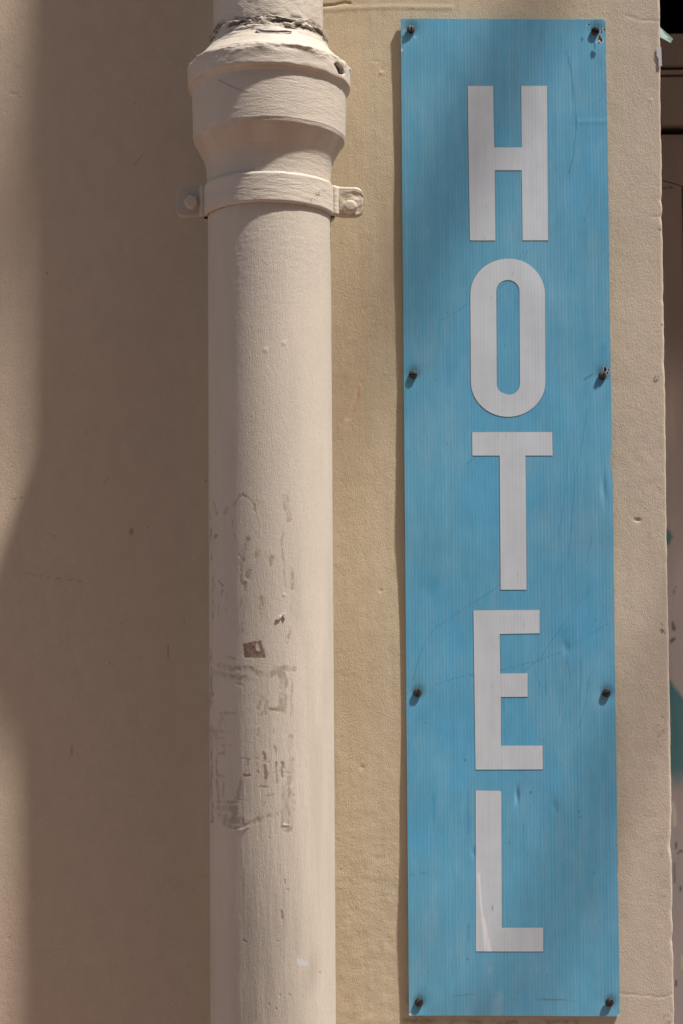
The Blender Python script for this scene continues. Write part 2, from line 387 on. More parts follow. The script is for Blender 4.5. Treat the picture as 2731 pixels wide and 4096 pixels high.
# ------------------------------------------------------------------ the drainpipe
D = .083                                                        # distance of the pipe's axis from the wall
A = unproject(1084, 1900, D); ax = A[0]
pipe = thing('drainpipe', 'cream painted cast iron drainpipe with wide socket and clamp, left of the blue sign', 'drainpipe', (ax, -D, 0))
def pz(py, R=0): return unproject(1084, py, D)[2]
PIPE = np.array([.595, .522, .437], np.float32)
th_front = np.linspace(-100, 100, 300); th_back = np.linspace(100, 260, 34)[1:-1]
TH = np.radians(np.concatenate([th_front, th_back]))            # 0 faces the street, + towards the right
def lathe(name, prof_z, prof_r, m, parent, disp=None, paint=None):
    zz = np.asarray(prof_z, float); rr = np.asarray(prof_r, float)
    T, Zg = np.meshgrid(TH, zz, indexing='ij'); Rg = np.broadcast_to(rr, T.shape).copy()
    S = T * .06                                                 # arc length
    Px, Py = project(ax + Rg * np.sin(T), -D - Rg * np.cos(T), Zg)
    Px = np.where(np.cos(T) > -.15, Px, -9999)
    dr, dzv = (disp(T, S, Zg, Rg, Px, Py) if disp else (0, 0))
    Rg = Rg + dr; Zg = Zg + dzv
    V = np.stack([ax + Rg * np.sin(T), -D - Rg * np.cos(T), Zg], -1)
    c = np.broadcast_to(PIPE, T.shape + (3,)).copy()
    c *= (1 + .035 * fbm(S * 14 + 3, Zg * 9, 301, 3) + .02 * fbms(S * 260, Zg * 22, 305, 2))[..., None]
    if paint: c = paint(c, T, S, Zg, Rg, Px, Py)
    return link(name, mesh_from(name, V, grid_faces(len(TH), len(zz), wrap=True), np.clip(c, .02, .9)), m, parent)

# --- lower pipe
zlow = np.concatenate([np.linspace(0, pz(4250), 20)[:-1], np.linspace(pz(4250), pz(740), 900)])
zo = lambda x, y, ox, oy, s: (ox + x / s, oy + y / s)
def ZP(l, ox=750, oy=1900, s=1.568): return [zo(a, b, ox, oy, s) for a, b in l]
olive = [([(610, 140), (625, 210), (632, 280)], 26), ([(600, 330), (590, 420), (602, 520), (610, 700)], 9), ([(650, 590), (655, 710)], 16), ([(640, 960), (632, 1060)], 10),
         ([(652, 760), (648, 860)], 6), ([(435, 480), (437, 515)], 22), ([(530, 515), (522, 570)], 16), ([(385, 600), (378, 640)], 20), ([(362, 680), (360, 730)], 14), ([(462, 770), (460, 840)], 18),
         ([(460, 870), (460, 930)], 6), ([(295, 190), (310, 150), (345, 125), (390, 150), (418, 190), (428, 240)], 10), ([(380, 410), (350, 500), (338, 560)], 24), ([(330, 500), (345, 690)], 6),
         ([(250, 210), (243, 240)], 16), ([(170, 180), (180, 240)], 10), ([(200, 1195), (290, 1215), (395, 1222)], 22), ([(178, 1240), (260, 1262), (375, 1282)], 22), ([(400, 1222), (450, 1250), (510, 1262), (560, 1235)], 24),
         ([(555, 1215), (665, 1215)], 24), ([(585, 1240), (610, 1290), (603, 1330)], 34), ([(605, 1320), (600, 1380)], 12), ([(600, 1380), (597, 1470)], 32), ([(520, 1472), (610, 1470)], 16), ([(475, 1410), (445, 1460)], 22),
         ([(500, 1420), (485, 1480), (470, 1510)], 8), ([(497, 1490), (497, 1505)], 12), ([(655, 1250), (650, 1520)], 4), ([(660, 1260), (660, 1510)], 3), ([(210, 1492), (290, 1492)], 12), ([(188, 1640), (200, 1560), (220, 1510), (238, 1570)], 6),
         ([(240, 1570), (235, 1760)], 3), ([(165, 1605), (280, 1608)], 8), ([(180, 1650), (230, 1650)], 8), ([(220, 1697), (275, 1697)], 8), ([(190, 1745), (235, 1745)], 10), ([(645, 1640), (640, 1720)], 22), ([(640, 1730), (645, 1780), (665, 1775)], 5),
         ([(650, 1790), (645, 1860)], 28), ([(640, 1900), (625, 1960)], 26), ([(625, 1990), (630, 2080), (622, 2210)], 46), ([(600, 1995), (660, 2005)], 14), ([(610, 2070), (670, 2060)], 14), ([(610, 2110), (675, 2100)], 12),
         ([(200, 2120), (240, 2190), (310, 2222), (400, 2182), (500, 2150), (590, 2112)], 20), ([(190, 2050), (320, 2055)], 14), ([(200, 2090), (310, 2092)], 22), ([(260, 2085), (300, 2120)], 26), ([(240, 2150), (330, 2170)], 34),
         ([(345, 1900), (320, 1990), (315, 2040)], 14), ([(190, 1880), (230, 1890)], 10), ([(185, 1830), (190, 1990), (200, 2060)], 9), ([(235, 1920), (215, 2020)], 9), ([(320, 1310), (340, 1315)], 14), ([(220, 1135), (300, 1150)], 7)]
brown = [([(480, 1745), (485, 1780)], 18), ([(487, 1830), (490, 1900)], 26), ([(490, 1900), (492, 1940)], 10), ([(455, 1955), (505, 1958)], 10), ([(550, 1700), (555, 1740)], 10), ([(558, 1800), (562, 1930)], 12), ([(600, 1805), (600, 1890)], 16),
         ([(340, 1778), (388, 1778)], 6), ([(375, 1780), (375, 1820)], 6), ([(355, 1885), (395, 1885)], 16), ([(465, 1790), (515, 1803)], 5), ([(540, 1862), (645, 1868)], 4), ([(525, 1470), (565, 1472)], 10), ([(435, 1850), (445, 1865)], 10), ([(540, 1600), (545, 1625)], 6),
         ([(415, 1775), (445, 1778)], 4), ([(450, 1600), (450, 1640)], 4), ([(490, 2010), (545, 2008)], 4), ([(470, 2080), (495, 2045)], 4)]
darkm = [([(145, 230), (145, 280)], 6), ([(150, 320), (146, 420)], 8), ([(165, 400), (182, 370)], 8), ([(152, 500), (148, 540)], 7), ([(165, 640), (160, 960)], 5), ([(175, 600), (160, 760), (178, 840)], 4), ([(205, 670), (215, 690)], 8), ([(220, 720), (210, 750)], 10),
         ([(245, 745), (250, 770)], 8), ([(245, 840), (250, 865)], 8), ([(195, 770), (200, 880)], 5), ([(150, 1090), (148, 1180)], 8), ([(155, 1210), (155, 1370)], 16), ([(152, 1380), (148, 1480)], 8), ([(155, 1570), (155, 1800)], 12), ([(157, 1800), (155, 2180)], 12),
         ([(180, 1600), (183, 1840)], 4), ([(350, 930), (345, 980)], 8), ([(340, 770), (338, 830)], 6), ([(365, 780), (360, 900)], 4), ([(285, 285), (285, 320)], 6), ([(295, 370), (310, 410)], 5), ([(440, 1810), (445, 1830)], 6), ([(300, 2030), (380, 2040)], 5)]
def low_disp(T, S, Zg, R, Px, Py):
    global _low
    wob = 11 * fbm(S * 190, Zg * 150, 331, 4, .65)
    X2, Y2 = Px + wob, Py + wob * .6
    mo = np.zeros_like(Px); mb = np.zeros_like(Px); md = np.zeros_like(Px)
    for p, wd in olive: stroke(X2, Y2, ZP(p), wd / 1.568 * 1.5, 6, mo)
    for p, wd in brown: stroke(X2, Y2, ZP(p), wd / 1.568, 4, mb)
    for p, wd in darkm: stroke(X2, Y2, ZP(p), wd / 1.568, 3.5, md)
    brk = sm(-.30, .12, fbms(S * 210, Zg * 60, 335, 3)) * sm(-.5, 0, fbm(S * 300, Zg * 260, 336, 2)) * .7 + .3
    mo *= brk; md *= brk
    q = ZP([(345, 1060), (465, 1037), (492, 1145), (360, 1150)])
    inside = np.ones_like(Px)
    for (a, b), (c2, d2) in zip(q, q[1:] + q[:1]):
        L = math.hypot(c2 - a, d2 - b); inside = np.minimum(inside, sm(-1.5, 1.5, ((c2 - a) * (Py + wob * .3 - b) - (d2 - b) * (Px + wob * .3 - a)) / L))
    hole = stroke(Px + wob, Py, ZP([(440, 1075), (447, 1095)]), 15, 4); hole = stroke(Px + wob, Py, ZP([(437, 1045), (440, 1060)]), 5, 3, hole)
    white = stroke(Px + 2 * wob, Py + wob, [(1200, 3846), (1212, 3852)], 26, 5); white *= sm(-.35, -.1, fbm(S * 330, Zg * 330, 337, 2)); white = stroke(Px, Py, ZP([(570, 895), (585, 885)]), 14, 4, white)
    gouge = stroke(Px, Py, [(1141, 3522), (1142, 3535)], 6, 4); gouge = stroke(Px, Py, [(1127, 3645), (1130, 3675)], 9, 4, gouge)
    for a, b in [(1075, 4016), (1104, 4034), (1120, 3980), (1158, 3978), (1150, 3558), (974, 3760), (980, 3765), (1076, 3350), (1280, 3890), (1108, 3764)]: stroke(Px, Py, [(a, b), (a + 5, b + 3)], 5, 4, gouge)
    bump = stroke(Px, Py, [(1064, 1400)], 18, 16); bump = stroke(Px, Py, [(1136, 1372)], 16, 12, bump); bump = stroke(Px, Py, [(1137, 2380)], 12, 8, bump)
    flake = stroke(Px, Py, ZP([(558, 912), (610, 875)]), 8, 4)
    curl = stroke(Px, Py, ZP([(235, 2200), (290, 2232), (350, 2225), (385, 2205)]), 6, 5); curl = stroke(Px, Py, ZP([(600, 2195), (640, 2198)]), 6, 4, curl)
    _low = (mo, mb, md, inside, hole, white, gouge, wob)
    brush = .00010 * fbms(S * 420, Zg * 38, 341, 2) * (.5 + sm(2200, 3200, Py)) + .00004 * fbms(S * 260, Zg * 220, 345, 2) + .00003 * fbm(S * 60, Zg * 30, 349, 3)
    brush += .00008 * fbms(S * 150, Zg * 520, 351, 2) * (1 - sm(900, 1500, Py))
    und = .0002 * fbm(S * 16, Zg * 6, 355, 2)
    d = brush + und - .00018 * np.maximum(mo, mb) - .00014 * inside - .00035 * gouge + .00035 * bump + .0007 * flake + .0006 * curl
    d = d + inside * .00025 * fbm(S * 400, Zg * 400, 359, 2) + .00012 * white * np.sin(S * 6000)
    return d, 0
def low_paint(c, T, S, Zg, R, Px, Py):
    mo, mb, md, inside, hole, white, gouge, wob = _low
    c = lerp3(c, PIPE * np.array([.86, .86, .86]), .6 * sm(.0, .6, fbms(S * 40, Zg * 5, 361, 3)) * sm(1900, 2600, Py))
    smear = np.exp(-((Px - 1080) / 130) ** 2) * sm(3300, 3750, Py); smear = np.maximum(smear, .7 * np.exp(-((Px - 1240 - (3900 - Py) * .2) / 50) ** 2 - ((Py - 3900) / 120) ** 2))
    c = lerp3(c, PIPE * np.array([.60, .60, .61]), smear * (.75 + .5 * fbms(S * 110, Zg * 9, 365, 3)))
    c = lerp3(c, PIPE * .80, .4 * np.exp(-((Px - 1060) / 120) ** 2) * sm(1900, 2600, Py) * (.6 + .4 * fbms(S * 160, Zg * 8, 367, 3)))
    c = lerp3(c, (.305, .245, .165), .8 * mo * (.75 + .25 * fbm(S * 220, Zg * 160, 383, 3))); c = lerp3(c, (.27, .180, .130), .85 * mb); c = lerp3(c, (.16, .13, .11), .75 * md)
    c = lerp3(c, (.215, .132, .095), .92 * inside); c = lerp3(c, PIPE, .9 * hole); c = lerp3(c, (.56, .57, .61), white * .8)
    c = lerp3(c, (.22, .15, .10), .6 * gouge)
    sp = np.zeros_like(Px); rs_ = np.random.RandomState(79)
    for _ in range(70): stroke(Px, Py, [(rs_.uniform(850, 1330), rs_.uniform(880, 4090))], rs_.uniform(1.5, 4), 3.5, sp)
    return lerp3(c, (.16, .12, .10), .6 * sp)
lathe('lower_pipe', zlow, np.full(len(zlow), .0582), M_pipe, pipe, low_disp, low_paint)

# --- socket: ring, body, hollow cone
def resample(pts, step):
    pts = np.asarray(pts, float); d = np.concatenate([[0], np.cumsum(np.hypot(*np.diff(pts, axis=0).T))])
    s = np.linspace(0, d[-1], int(d[-1] / step)); return np.interp(s, d, pts[:, 0]), np.interp(s, d, pts[:, 1])
def arcpts(zc, rc, rad_, a0, a1, n=6): return [(zc + rad_ * math.sin(t), rc + rad_ * math.cos(t)) for t in np.radians(np.linspace(a0, a1, n))]
k = pz(1000) - pz(1001)
zR1, zR0, zB0 = pz(281), pz(368), pz(567)
prof = [(pz(775), .0580), (pz(735), .0584), (pz(700), .0589), (pz(668), .0600), (pz(640), .0622), (pz(612), .0658), (pz(588), .0692), (pz(574), .0709)]
prof += arcpts(zB0 + .0022, .0716 - .0016, .0018, -35, 20, 5)
prof += [(pz(470), .0722), (pz(392), .0726), (pz(383), .0729)] + arcpts(zR0 + .0022, .0745, .0024, -90, 0, 5) + arcpts(zR1 - .0035, .0734, .0034, 0, 75, 6) + [(zR1 + .0008, .0715), (zR1 + .002, .066)]
pzv, prv = resample(prof, .0005)
def soc_disp(T, S, Zg, R, Px, Py):
    ringm = sm(zR0 - .001, zR0 + .003, Zg)
    d = .00013 * fbms(S * 90, Zg * 560, 401, 3) + .0002 * fbm(S * 40, Zg * 60, 405, 3) + ringm * .0007 * fbm(S * 50, Zg * 90, 409, 3) + .0006 * fbm(S * 9, Zg * 9, 411, 2)
    d += sm(zR1 - .010, zR1 - .002, Zg) * .0024 * fbm(S * 90, Zg * 160, 413, 3)
    chip = stroke(Px + 8 * fbm(S * 200, Zg * 200, 415, 2), Py, [(1350, 258), (1362, 275), (1367, 290)], 15, 5)
    d -= .004 * chip
    dzz = ringm * (.0009 * fbm(S * 14, Zg * 0, 421, 3) + .0008 * fbm(S * 120, Zg * 0, 423, 3)) + (.0008 * fbm(S * 11, Zg * 0 + 2, 425, 2) + .0006 * fbm(S * 140, Zg * 0, 427, 3)) * sm(pz(585), pz(565), Zg) * (1 - ringm)
    return d, dzz
def soc_paint(c, T, S, Zg, R, Px, Py):
    cone = 1 - sm(pz(580), pz(566), Zg)
    c = lerp3(c, PIPE * np.array([.80, .68, .57]), .6 * cone * sm(-.5, .6, fbms(S * 70, Zg * 3, 431, 4)) * sm(pz(690), pz(600), Zg))
    c = lerp3(c, PIPE * .82, .5 * sm(zR1 - .016, zR1 - .002, Zg) * sm(-.1, .4, fbms(S * 60, Zg * 300, 433, 3)))
    chip = stroke(Px + 8 * fbm(S * 200, Zg * 200, 415, 2), Py, [(1350, 258), (1362, 275), (1367, 290)], 15, 4)
    c = lerp3(c, (.030, .018, .020), .95 * chip); c = lerp3(c, (.22, .15, .09), .8 * stroke(Px, Py, [(1352, 262), (1360, 290)], 5, 3) * chip)
    cr2 = stroke(Px + 3 * fbm(S * 300, Zg * 300, 437, 2), Py, [(876, 320), (930, 348), (990, 373)], 3, 3)
    c = lerp3(c, (.10, .07, .05), .75 * cr2)
    edge = np.exp(-((Zg - zR0) / .0010) ** 2) + np.exp(-((Zg - zB0) / .0009) ** 2)
    c = lerp3(c, (.30, .23, .16), .35 * np.clip(edge, 0, 1) * sm(0, .5, fbm(S * 90, Zg * 0, 441, 3)))
    return c
socket = lathe('socket', pzv, prv, M_collar, pipe, soc_disp, soc_paint)

# --- mortar joint: cracked fillet between the upper pipe and the socket
pz0 = pz(148)
mz, mr = resample([(zR1 - .003, .0737), (zR1 + .001, .0728), (pz(262), .0690), (pz(240), .0635), (pz(216), .0588), (pz(196), .0566), (pz(176), .0553), (pz(160), .0556), (pz(152), .0556), (pz(148), .0550), (pz(149), .0518)], .0005)
def mor_disp(T, S, Zg, R, Px, Py):
    crev = sm(.10, .30, fbm(S * 80, Zg * 420, 491, 4)) * sm(pz(208), pz(182), Zg)
    top = sm(pz(215), pz(165), Zg)
    d = (.0003 + .0018 * top) * fbm(S * 90, Zg * 260, 451, 4) + .0005 * fbms(S * 60, Zg * 420, 455, 2)
    d -= .0014 * crev
    d += .0015 * top * sm(.45, .8, np.sin(T - .9) * .5 + .5) * fbm(S * 90, Zg * 90, 457, 3)
    dzz = top * (.0030 * fbm(S * 40, Zg * 0, 461, 4) + .0009 * fbm(S * 420, Zg * 0, 465, 3))
    d = d - .0016 * np.clip(fbms(S * 30, Zg * 240, 459, 2) - .25, 0, 1) * (1 - top) * sm(pz(275), pz(245), Zg)
    return d, dzz
def mor_paint(c, T, S, Zg, R, Px, Py):
    top = sm(pz(205), pz(165), Zg)
    c = lerp3(c, PIPE * np.array([.74, .72, .72]), top * .9); c = lerp3(c, PIPE * np.array([.62, .60, .60]), .7 * top * sm(0, .5, fbm(S * 90, Zg * 160, 467, 3)))
    c = lerp3(c, (.09, .075, .065), .9 * (R < .0546) * (Zg > pz(170)))  # crack shade in the groove at the lip, painted into the colour
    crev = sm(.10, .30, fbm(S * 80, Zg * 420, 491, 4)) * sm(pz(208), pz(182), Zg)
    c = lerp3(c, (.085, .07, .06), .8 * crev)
    c = lerp3(c, PIPE * .72, .5 * sm(.0, .5, fbms(S * 50, Zg * 260, 469, 3)) * (1 - top) * sm(pz(275), pz(250), Zg))
    return c
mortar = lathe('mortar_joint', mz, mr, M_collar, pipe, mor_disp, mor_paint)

# --- upper pipe
zup = np.concatenate([np.linspace(pz(185), pz(-60), 130), np.linspace(pz(-60), 8.5, 60)[1:]])
def up_disp(T, S, Zg, R, Px, Py):
    d = .00030 * fbms(S * 130, Zg * 260, 471, 3) + .0004 * fbm(S * 60, Zg * 50, 475, 3)
    d += .0005 * sm(pz(95), pz(140), Zg) * fbm(S * 70, Zg * 160, 477, 3)
    return d, 0
def up_paint(c, T, S, Zg, R, Px, Py):
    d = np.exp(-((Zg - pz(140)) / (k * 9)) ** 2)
    c = lerp3(c, (.10, .085, .075), .85 * d * sm(-.4, .2, fbm(S * 90, Zg * 200, 481, 3)))  # contact shade just above the mortar lip, painted into the colour
    return lerp3(c, PIPE * .85, .4 * sm(0, .5, fbms(S * 70, Zg * 60, 483, 3)))
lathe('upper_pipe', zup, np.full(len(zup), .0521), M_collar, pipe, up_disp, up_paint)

# --- loose flake of paint on the mortar
def patch_on_pipe(name, poly, R_at, lift, thick, m, parent):
    """small plate bent round the pipe: poly in photograph pixels on its front"""
    bm = bmesh.new(); vs = []
    for px_, py_ in poly:
        p = unproject(px_, py_, D + R_at); T_ = math.asin(max(-.98, min(.98, (p[0] - ax) / R_at)))
        p = unproject(px_, py_, D + R_at * math.cos(T_)); T_ = math.asin(max(-.98, min(.98, (p[0] - ax) / R_at)))
        vs.append((T_, p[2]))
    n = len(vs)
    def pt(T_, z, r): return (ax + r * math.sin(T_), -D - r * math.cos(T_), z)
    a = [bm.verts.new(pt(T_, z, R_at + lift)) for T_, z in vs]; b = [bm.verts.new(pt(T_, z, R_at - .001)) for T_, z in vs]
    bm.faces.new(a); bm.faces.new(b[::-1])
    for i in range(n): bm.faces.new((a[i], b[i], b[(i + 1) % n], a[(i + 1) % n]))
    bmesh.ops.triangulate(bm, faces=[f for f in bm.faces if len(f.verts) > 4])
    me = bm_mesh(name, bm)
    at = me.attributes.new('paint', 'FLOAT_COLOR', 'POINT'); at.data.foreach_set('color', np.tile(np.array([.50, .44, .40, 1], np.float32), len(me.vertices)))
    return link(name, me, m, parent)
fl = [(1028, 122), (1034, 133), (1044, 139), (1062, 141), (1066, 138), (1080, 138), (1085, 141), (1112, 139), (1118, 140), (1140, 140), (1150, 137), (1164, 134), (1166, 130), (1140, 126), (1110, 128), (1085, 126), (1060, 126), (1040, 121)]
patch_on_pipe('paint_flake', fl, .0572, .0034, .0012, M_collar, mortar)
# --- lifted paint flakes lower down
patch_on_pipe('paint_flake', [(1106, 2474), (1112, 2463), (1127, 2468), (1122, 2474), (1110, 2480)], .0582, .0016, .0004, M_pipe, pipe)
patch_on_pipe('paint_flake', [(1130, 2458), (1136, 2452), (1144, 2456), (1143, 2470), (1139, 2476)], .0582, .0016, .0004, M_pipe, pipe)

# --- clamp: half band with two lugs and bolts
zc1, zc0 = pz(752), pz(872); hz = (zc1 - zc0) / 2; zc = (zc1 + zc0) / 2
Rb = .0586; lug = .0295
path = []                                                       # (x, y outward) in plan, pipe axis at the origin, y towards the street
xe_l = Rb + .0035
for t in np.linspace(0, 1, 12): path.append((-(xe_l + .026) + t * .022, .002))
for t in np.linspace(0, 1, 7)[1:]:                              # small fillet from lug to band
    a = t * math.radians(78); path.append((-(xe_l + .004) + .005 * math.sin(a), .002 + .006 * (1 - math.cos(a))))
for t in np.radians(np.linspace(-83, 83, 140)): path.append((Rb * math.sin(t), Rb * math.cos(t)))
path = path + [(-x, y) for x, y in path[:18][::-1]]
path = np.array(path); tang = np.gradient(path, axis=0); tang /= np.linalg.norm(tang, axis=1)[:, None]
nrm = np.stack([-tang[:, 1], tang[:, 0]], -1)                   # outward
ends = np.minimum(np.arange(len(path)), len(path) - 1 - np.arange(len(path)))
sx_ = np.abs(path[:, 0]); dist = (xe_l + .026) - sx_
cr_ = .0075
hh = np.where(dist < cr_, hz - cr_ + np.sqrt(np.maximum(1e-9, cr_ ** 2 - (cr_ - np.clip(dist, 0, cr_)) ** 2)), hz)
tk = np.where(sx_ > xe_l - .001, .0042, .0032)
zrow = np.linspace(-1, 1, 44)
sec = [(0, -1)] + [(1, z) for z in zrow] + [(0, 1)] + [(0, z) for z in zrow[::-3][1:-1]]
sec = np.array(sec)
V = np.zeros((len(path), len(sec), 3)); cc = np.zeros((len(path), len(sec), 3), np.float32)
arcs = np.concatenate([[0], np.cumsum(np.linalg.norm(np.diff(path, axis=0), axis=1))])
for j, (o_, z_) in enumerate(sec):
    rough_r = sm(xe_l + .002, xe_l + .007, path[:, 0])
    rough_l = sm(xe_l - .004, xe_l + .002, -path[:, 0])
    rnd = tk * (1 - .35 * sm(.86, 1.0, abs(z_)))
    off = o_ * (rnd + .00022 * fbms(arcs * 90, arcs * 0 + z_ * 7.5, 501, 3) + rough_r * .0013 * fbm(arcs * 150, arcs * 0 + z_ * 2.2, 505, 3) + rough_l * .0004 * fbm(arcs * 90, arcs * 0 + z_ * 2, 507, 2))
    p = path + nrm * off[:, None]
    zz = zc + hh * z_ + .0012 * fbm(arcs * 30, arcs * 0 + (z_ > 0) * 9, 511, 3) * abs(z_) - .0009 * rough_r + .0010 * rough_l * (z_ > 0)
    V[:, j, 0] = ax + p[:, 0]; V[:, j, 1] = -D - p[:, 1]; V[:, j, 2] = zz
    cc[:, j] = PIPE * (1 + .04 * fbm(arcs * 40, arcs * 0 + z_ * 2, 521, 3))[:, None]
    cc[:, j] = lerp3(cc[:, j], PIPE * np.array([.86, .84, .78]), rough_r * .8)
    cc[:, j] = lerp3(cc[:, j], PIPE * np.array([.84, .82, .80]), rough_l * .95)
    cc[:, j] = lerp3(cc[:, j], PIPE * np.array([.80, .76, .62]), rough_r * sm(0, .4, fbm(arcs * 120, arcs * 0 + z_ * 3, 525, 3)))
Px, Py = project(V[..., 0], V[..., 1], V[..., 2])
spk = np.zeros_like(Px)
for p, wd in ([(1215, 828), (1235, 812), (1255, 795), (1275, 775)], 16), ([(1275, 762), (1295, 762)], 10): stroke(Px, Py, p, wd, 10, spk)
spk *= sm(.15, .4, fbm(Px / 5.0, Py / 5.0, 531, 2))
cc = lerp3(cc, (.10, .08, .05), .8 * spk)
ns = len(sec); i = np.arange(len(path) - 1)[:, None]; j = np.arange(ns)[None, :]
fq = np.stack([i * ns + j, (i + 1) * ns + j, (i + 1) * ns + (j + 1) % ns, i * ns + (j + 1) % ns], -1).reshape(-1, 4)
me = mesh_from('clamp', V, fq, np.clip(cc, .02, .9))
bm = bmesh.new(); bm.from_mesh(me); bmesh.ops.holes_fill(bm, edges=[e for e in bm.edges if e.is_boundary]); bmesh.ops.recalc_face_normals(bm, faces=bm.faces); bm.to_mesh(me); bm.free()
clamp = link('clamp', me, M_collar, pipe)
# rear half of the clamp, a plain band against the wall side
bm = bmesh.new(); ring = []
for t in np.radians(np.linspace(92, 268, 60)):
    ring.append([bm.verts.new((ax + r * math.sin(t), -D - r * math.cos(t), z)) for r, z in ((.0592, zc0), (.0622, zc0), (.0622, zc1), (.0592, zc1))])
for a, b in zip(ring[:-1], ring[1:]):
    for q in range(4): bm.faces.new((a[q], b[q], b[(q + 1) % 4], a[(q + 1) % 4]))
me = bm_mesh('clamp_rear', bm, True)
at = me.attributes.new('paint', 'FLOAT_COLOR', 'POINT'); at.data.foreach_set('color', np.tile(np.array([*PIPE, 1], np.float32), len(me.vertices)))
link('rear_clamp', me, M_collar, pipe)
def hexbolt(px_, py_, flat, hgt, rot, seed, worn):
    """hexagon bolt head with its washer, painted over"""
    c0 = unproject(px_, py_, D + .0062 + hgt); n = 48; rows = []
    rings = [(flat * 1.2, 0.0), (flat * 1.16, .0004), (flat * 1.06, .0008), (flat * 1.0, .0012), (flat * 1.0, hgt * .75), (flat * .97, hgt * .90), (flat * .86, hgt), (flat * .45, hgt * 1.03), (flat * .02, hgt * 1.03)]
    V = []; rs = np.random.RandomState(seed)
    for q, (r, yv) in enumerate(rings):
        for t in np.linspace(0, 2 * math.pi, n, endpoint=False):
            a = (t + rot) % (math.pi / 3) - math.pi / 6
            hexr = 1 / math.cos(a); kx = (1 - worn) if 2 < q < 7 else (.35 if q >= 7 else 0)
            rr = r * (1 + (hexr - 1) * kx) * (1 + worn * .10 * math.sin(2 * t + seed) + .02 * worn * rs.randn())
            V.append((c0[0] + rr * math.cos(t), -D - .0058 - yv, c0[2] + rr * math.sin(t)))
    V = np.array(V).reshape(len(rings), n, 3)
    f = grid_faces(len(rings), n); jj = np.arange(len(rings) - 1)
    f2 = np.stack([jj * n + n - 1, (jj + 1) * n + n - 1, (jj + 1) * n, jj * n], -1)
    cc = np.broadcast_to(PIPE * np.array([1.0, .97, .94]), V.shape).copy()
    me = mesh_from('bolt', V, np.concatenate([f, f2]), cc)
    bm = bmesh.new(); bm.from_mesh(me); bmesh.ops.recalc_face_normals(bm, faces=bm.faces); bm.to_mesh(me); bm.free()
    for p in me.polygons: p.use_smooth = True
    me.set_sharp_from_angle(angle=math.radians(32 if worn < .3 else 60))
    return link('bolt', me, M_collar, clamp)
hexbolt(765, 805, .0057, .0050, .25, 3, .08)
hexbolt(1398, 822, .0061, .0085, .1, 8, .5)

# ------------------------------------------------------------------ the blue sign
TL, TR, BR_, BL = (1601, 74), (2421.5, 74), (2478, 4067), (1634, 4064)
TH_S = .0038
q = [unproject(*p, .006) for p in (TL, TR, BR_, BL)]
sign = thing('sign', 'tall faded blue plastic sign reading HOTEL in grey letters, right of the drainpipe', 'sign', ((q[2][0] + q[3][0]) / 2, 0, q[3][2]))
scr = [(1640, 116, 90), (2381, 119, -8), (1650, 1498, 2), (2407, 1502, 75), (1668, 2772, 78), (2424, 2772, 28), (1674, 4012, 50), (2436, 4011, 50)]
scw = [unproject(a, b, .008) for a, b, c in scr]
zsc = sorted(set(round((scw[i][2] + scw[i + 1][2]) / 2, 5) for i in (0, 2, 4, 6)))
def flute(u): return u * 61
_fa = np.random.RandomState(5).rand(80)
def sign_h(u, v, X, Z):
    """height of the front sheet above the wall side plane"""
    bow = np.zeros_like(Z)
    for a, b, amp in zip(zsc[:-1], zsc[1:], (.0009, .0017, .0012)):
        t = np.clip((Z - a) / (b - a), 0, 1); bow = bow + amp * np.sin(math.pi * t) ** 2
    h = .0007 + TH_S + bow * (.65 + .35 * np.cos(2 * math.pi * u))
    h = h + .0020 * fbm(X * 9 + 3, Z * 6 + 1, 601, 2) + .0005 * fbm(X * 26, Z * 15, 605, 2)
    for p in scw:                                               # dimples pulled in by the screws
        h = h - .0007 * np.exp(-((X - p[0]) ** 2 + (Z - p[2]) ** 2) / (2 * .0075 ** 2))
    for (a, b, wx, wz, amp) in [(2067, 3185, 7, 30, .0011), (2262, 2590, 14, 24, .0006), (2240, 2780, 60, 110, .0005), (2215, 3225, 16, 30, .0004), (1893, 3415, 8, 20, .0006), (2412, 1960, 10, 50, .0009)]:
        p = unproject(a, b, .006); h = h - amp * np.exp(-((X - p[0]) / (wx / 4000)) ** 2 - ((Z - p[2]) / (wz / 4000)) ** 2)
    p = unproject(2300, 485, .006); h = h + .00018 * np.exp(-((Z - p[2]) / .0022) ** 2) * sm(p[0] - .006, p[0] + .004, X)
    f = flute(u); fi = np.clip(f.astype(int), 0, 79)
    h = h + .000034 * (.35 + 1.0 * _fa[fi]) * np.cos(2 * math.pi * f)
    return h
def sign_xz(u, v):
    P = [(1 - u) * (1 - v) * q[0][k_] + u * (1 - v) * q[1][k_] + u * v * q[2][k_] + (1 - u) * v * q[3][k_] for k_ in (0, 2)]
    return P[0], P[1]
HOLES = [[(2350, 97), (2356, 95), (2357, 102), (2351, 104), (2346, 103)], [(2399, 122), (2405, 123), (2406, 133), (2403, 136), (2399, 129)], [(2410, 114), (2419, 116), (2420, 121), (2413, 122)],
         [(2389, 143), (2398, 142), (2401, 151), (2407, 155), (2408, 165), (2402, 171), (2392, 170), (2383, 162), (2388, 156), (2391, 149)],
         [(2413, 1467), (2420, 1466), (2424, 1474), (2424, 1483), (2419, 1489), (2412, 1483)], [(2427, 1474), (2434, 1475), (2436, 1482), (2430, 1485)], [(2424, 1489), (2431, 1487), (2430, 1495), (2426, 1497)],
         [(1616, 119), (1622, 117), (1624, 122), (1614, 123)], [(1655, 146), (1661, 148), (1659, 151)]]
us = np.linspace(0, 1, 61 * 6 + 1)
vh = [np.mean([p[1] for p in hl]) for hl in HOLES]
vs_ = [np.linspace(0, 1, 760)]
for y0_, y1_ in ((90, 176), (1460, 1500)): vs_.append(np.linspace((y0_ - 74) / 3991, (y1_ - 74) / 3991, int((y1_ - y0_) / 1.6)))
